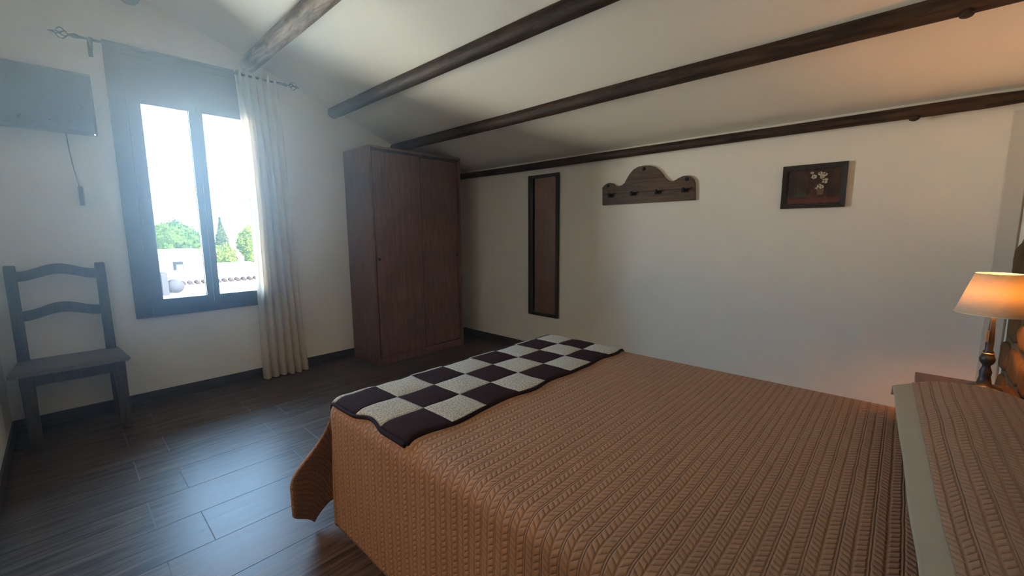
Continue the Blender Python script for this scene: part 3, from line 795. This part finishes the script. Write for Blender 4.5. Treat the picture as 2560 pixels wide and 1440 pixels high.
# ------------------------------------------------------------------ nightstand and lamp
NZ = .57
t = thing('nightstand', 'small dark wooden nightstand between the bed and the right wall', 'nightstand', (2.33, -.24, 0))
nx0, nx1, ny0, ny1 = 2.125, 2.54, YF+.035, -.081
bm = NB(); box(bm, (nx0, ny0, NZ-.032), (nx1, ny1, NZ), .003); part('top', bm, NIGHT, t)
bm = NB(); box(bm, (nx0+.03, ny0+.01, NZ-.19), (nx1-.03, ny1-.03, NZ-.032), .002); part('body', bm, NIGHT, t)
bm = NB(); box(bm, (nx0+.05, ny1-.032, NZ-.17), (nx1-.05, ny1-.018, NZ-.05), .003); d = part('drawer', bm, NIGHT, t)
bm = NB(); tube(bm, [((nx0+nx1)/2, ny1-.02, NZ-.11), ((nx0+nx1)/2, ny1+.004, NZ-.11)], [.007, .012], 12); part('knob', bm, BRASS, d, True)
for x in (nx0+.05, nx1-.05):
    for y in (ny0+.03, ny1-.05):
        bm = NB(); bar(bm, (x, y, 0), (x, y, NZ-.18), (.026, .036), (.026, .036)); part('leg', bm, NIGHT, t)
LX, LY = 2.445, -.275
t = thing('table_lamp', 'lit table lamp with a cream cone shade on the nightstand', 'lamp', (LX, LY, NZ))
prof = [(.0, 0), (.050, 0), (.052, .006), (.046, .012), (.022, .018), (.016, .05), (.018, .07), (.013, .085), (.011, .095), (.020, .108), (.023, .122), (.018, .136), (.012, .142), (.016, .150), (.011, .158), (.012, .19), (.010, .225), (.008, .27), (.0075, .33), (.0, .33)]
bm = NB(); lathe(bm, prof, (LX, LY, NZ), 20); part('stem', bm, BLACK, t, True)
bm = NB(); tube(bm, [(LX, LY, NZ+.140), (LX, LY, NZ+.146)], .0185, 18); part('collar', bm, BRASS, t, True, 'thin brass collar')
bm = NB(); box(bm, (LX-.020, LY+.006, NZ+.19), (LX-.008, LY+.013, NZ+.235), .002); part('switch', bm, BRASS, t)
bm = NB(); lathe(bm, [(.108, .302), (.064, .457)], (LX, LY, NZ), 48); o = part('shade', bm, SHADE, t, True)
so = o.modifiers.new('thickness', 'SOLIDIFY'); so.thickness = .0012; so.offset = 0
bm = NB()
for r, z in ((.1083, .302), (.0643, .457)):
    bm = NB(); pts = [(LX+r*math.cos(2*PI*k/48), LY+r*math.sin(2*PI*k/48), NZ+z) for k in range(49)]; tube(bm, pts, .0014, 6, False)
    part('shade_rim', bm, plain('shade_trim', (.8, .72, .55), .7), t, True)
bm = NB(); bmesh.ops.create_uvsphere(bm, u_segments=20, v_segments=14, radius=.026, matrix=Matrix.Translation((LX, LY, NZ+.378)))
part('bulb', bm, BULB, t, True)
bm = NB(); tube(bm, [(LX, LY, NZ+.325), (LX, LY, NZ+.354)], .012, 12)
for k in range(3):
    a = 2*PI*k/3+.4; tube(bm, [(LX, LY, NZ+.335), (LX+.03*math.cos(a), LY+.03*math.sin(a), NZ+.44), (LX+.064*math.cos(a), LY+.064*math.sin(a), NZ+.456)], .0012, 6)
part('bulb_holder', bm, BRASS, t, True)

# ------------------------------------------------------------------ outside the window
bm = NB(); box(bm, (-6, 8.6, -3.2), (22, 40, -3.0)); o = struct('ground', bm, GROUNDM)
bm = NB(); nx_, ny_ = 90, 14; g = []
for j in range(ny_+1):
    row = []
    for i in range(nx_+1):
        x = -60 + 320*i/nx_; y = 330 + 160*j/ny_
        z = -3 + (20.5+3.5*noise.noise(Vector((x*.02, 0, 3)))+1.5*noise.noise(Vector((x*.07, 0, 9))))*math.sin(min(1, j/ny_*1.05)*PI/2) + 1.2*noise.noise(Vector((x*.08, y*.08, 1)))
        row.append(bm.verts.new((x, y, z)))
    g.append(row)
for j in range(ny_):
    for i in range(nx_): bm.faces.new((g[j][i], g[j][i+1], g[j+1][i+1], g[j+1][i]))
struct('hills', bm, HILLM, smooth=True)
def building(label, x0, x1, y0, y1, top, par=.12):
    t = thing('building', label, 'building', ((x0+x1)/2, (y0+y1)/2, -3.0))
    bm = NB(); box(bm, (x0, y0, -3.0), (x1, y1, top-par)); part('wall', bm, WHITEW, t)
    bm = NB(); box(bm, (x0-.05, y0-.05, top-par), (x1+.05, y1, top), .01); part('parapet', bm, WHITEW, t)
    return t
bA = building('white flat topped house with one small window below the round green tree', 1.6, 4.12, 20, 24, .52)
bm = NB(); box(bm, (2.84, 19.96, -.17), (3.15, 20.02, .16)); wA = part('window', bm, CARDM, bA)
bm = NB(); box(bm, (2.93, 19.93, -.17), (3.12, 19.95, .05)); part('pane', bm, plain('pale_blind', (.03, .03, .028), 1.0, 0.0), wA)
building('low white house below the bright shrubs', 4.3, 6.6, 21, 25, -.26)
t = thing('building', 'near house with a pale tiled roof just beyond the window', 'building', (2.6, 11, -3.0))
bm = NB(); box(bm, (1.2, 9.2, -3.0), (4.6, 13, -.9)); part('wall', bm, WHITEW, t)
bm = NB(); prism(bm, [(9.0, -1.0), (12.0, .055), (13.6, -.5), (13.6, -.62), (12.0, -.07), (9.0, -1.12)], 0, 1.1, 4.7); part('roof', bm, PALET, t)
bm = NB()
for k in range(24):
    x = 1.45 + k*.135; tube(bm, [(x, 11.93, .045), (x, 12.12, .075)], [.050, .055], 10)
part('ridge_tiles', bm, plain('shaded_tile', (.014, .009, .007), .9, 0.0), t, True)  # near-black colour paints the shade of the gaps under the tiles
t = thing('chimney', 'grey rounded chimney stack at the left end of the pale tiled roof', 'chimney', (1.80, 12.0, -.2))
bm = NB(); box(bm, (1.42, 11.5, -.16), (1.53, 11.9, .37), .02); part('stack', bm, GREYW, t)
bm = NB(); tube(bm, [(1.66, 11.52, .06), (1.66, 11.86, .06)], .14, 24); part('cowl', bm, GREYW, t, True)
def foliage(bm, c, rad, n, leaf, seed, cone=False):
    rg = random.Random(seed)
    r = bmesh.ops.create_icosphere(bm, subdivisions=4, radius=1.0)
    for v in r['verts']:
        q = v.co.copy(); k = 1+.20*noise.noise(q*2.2+Vector((seed, 0, 0)))+.10*noise.noise(q*5+Vector((0, seed, 0)))
        if cone: s = max(.03, (1-q.z)/2)**.8; v.co = Vector((c[0]+q.x*rad[0]*k*s*1.3, c[1]+q.y*rad[1]*k*s*1.3, c[2]+q.z*rad[2]))
        else: v.co = Vector((c[0]+q.x*rad[0]*k, c[1]+q.y*rad[1]*k, c[2]+q.z*rad[2]*k))
    for _ in range(n):
        d = Vector((rg.gauss(0, 1), rg.gauss(0, 1), rg.gauss(0, 1))).normalized(); d.y = -abs(d.y)
        k = (1+.20*noise.noise(d*2.2+Vector((seed, 0, 0)))+.10*noise.noise(d*5+Vector((0, seed, 0))))*rg.uniform(.94, 1.13)
        s = max(.05, (1-d.z)/2)**.8*1.3 if cone else 1
        p = Vector((c[0]+d.x*rad[0]*k*s, c[1]+d.y*rad[1]*k*s, c[2]+d.z*rad[2]*(1 if cone else k)))
        a = Vector((rg.gauss(0, 1), rg.gauss(0, 1), rg.gauss(0, 1))).normalized()*leaf; b_ = a.cross(Vector((rg.gauss(0, 1), rg.gauss(0, 1), rg.gauss(0, 1)))).normalized()*leaf*.6
        bm.faces.new([bm.verts.new(p+a), bm.verts.new(p+b_), bm.verts.new(p-a), bm.verts.new(p-b_)])
def tree(name, label, c, rad, mat, seed, n=2600, leaf=.07, cone=False):
    t = thing(name, label, 'tree' if 'tree' in name or 'conifer' in name else 'shrub', (c[0], c[1], -3.0), 'trees and shrubs beyond the houses')
    bm = NB(); foliage(bm, c, rad, n, leaf, seed, cone); part('crown', bm, mat, t)
    bm = NB(); tube(bm, [(c[0], c[1], -3.0), (c[0], c[1], c[2]-rad[2]*.3)], [.18, .10], 8); part('trunk', bm, BARK, t, True)
tree('leafy_tree', 'round dark green tree above the white house with the small window', (3.95, 27, .35), (1.25, 1.2, 1.35), LEAF, 3)
tree('leafy_tree', 'yellow green tree peeping out right of the round dark tree', (5.55, 31, .0), (.85, .8, 1.15), LEAFY, 5, 1500)
tree('conifer', 'narrow pointed dark conifer in the right pane', (6.35, 28.5, .55), (.42, .42, 1.55), LEAFC, 7, 1500, .06, True)
tree('flowering_shrub', 'bright green shrub right below the conifer', (5.80, 26, -.10), (.58, .6, .62), LEAFY, 11, 1500, .06)
tree('flowering_shrub', 'bright green shrub at the edge of the curtain', (7.35, 26, -.10), (.55, .6, .72), LEAFY, 13, 1500, .06)
tree('leafy_tree', 'pale yellow green tree seen along the curtain edge', (8.0, 29, .55), (.75, .7, 1.0), LEAFY, 17, 1500)

# ------------------------------------------------------------------ bluish haze volume added to stand in for lens glare
m = bpy.data.materials.new('lens_glare_haze'); m.use_nodes = True; nt = m.node_tree; nt.nodes.remove(nt.nodes['Principled BSDF'])
vs = nt.nodes.new('ShaderNodeVolumeScatter'); vs.inputs['Color'].default_value = (0.60, 0.82, 1.0, 1)
vs.inputs['Anisotropy'].default_value = 0.25
tc = nt.nodes.new('ShaderNodeTexCoord'); vd = nt.nodes.new('ShaderNodeVectorMath'); vd.operation = 'DISTANCE'
nt.links.new(tc.outputs['Object'], vd.inputs[0]); vd.inputs[1].default_value = (0.0, 3.0, 2.3)
nt.links.new((E(nt, vd.outputs['Value']).ramp(0.4, 2.15, GLARE_HAZE, 0.003)).s, vs.inputs['Density'])
nt.links.new(vs.outputs[0], nt.nodes['Material Output'].inputs['Volume'])
bm = NB(); e = .004
prism(bm, [(XL+.02, .01), (XR-.02, .01), (XR-.02, cz(XR-.02)-e), (XK, cz(XK)-e), (XL+.02, cz(XL+.02)-e)], 1, YF+.012, YB-.045)
tag(obj('haze', bm, m), 'thin bluish haze volume added in place of lens glare, brightest around the window', 'haze', None, 'stuff')
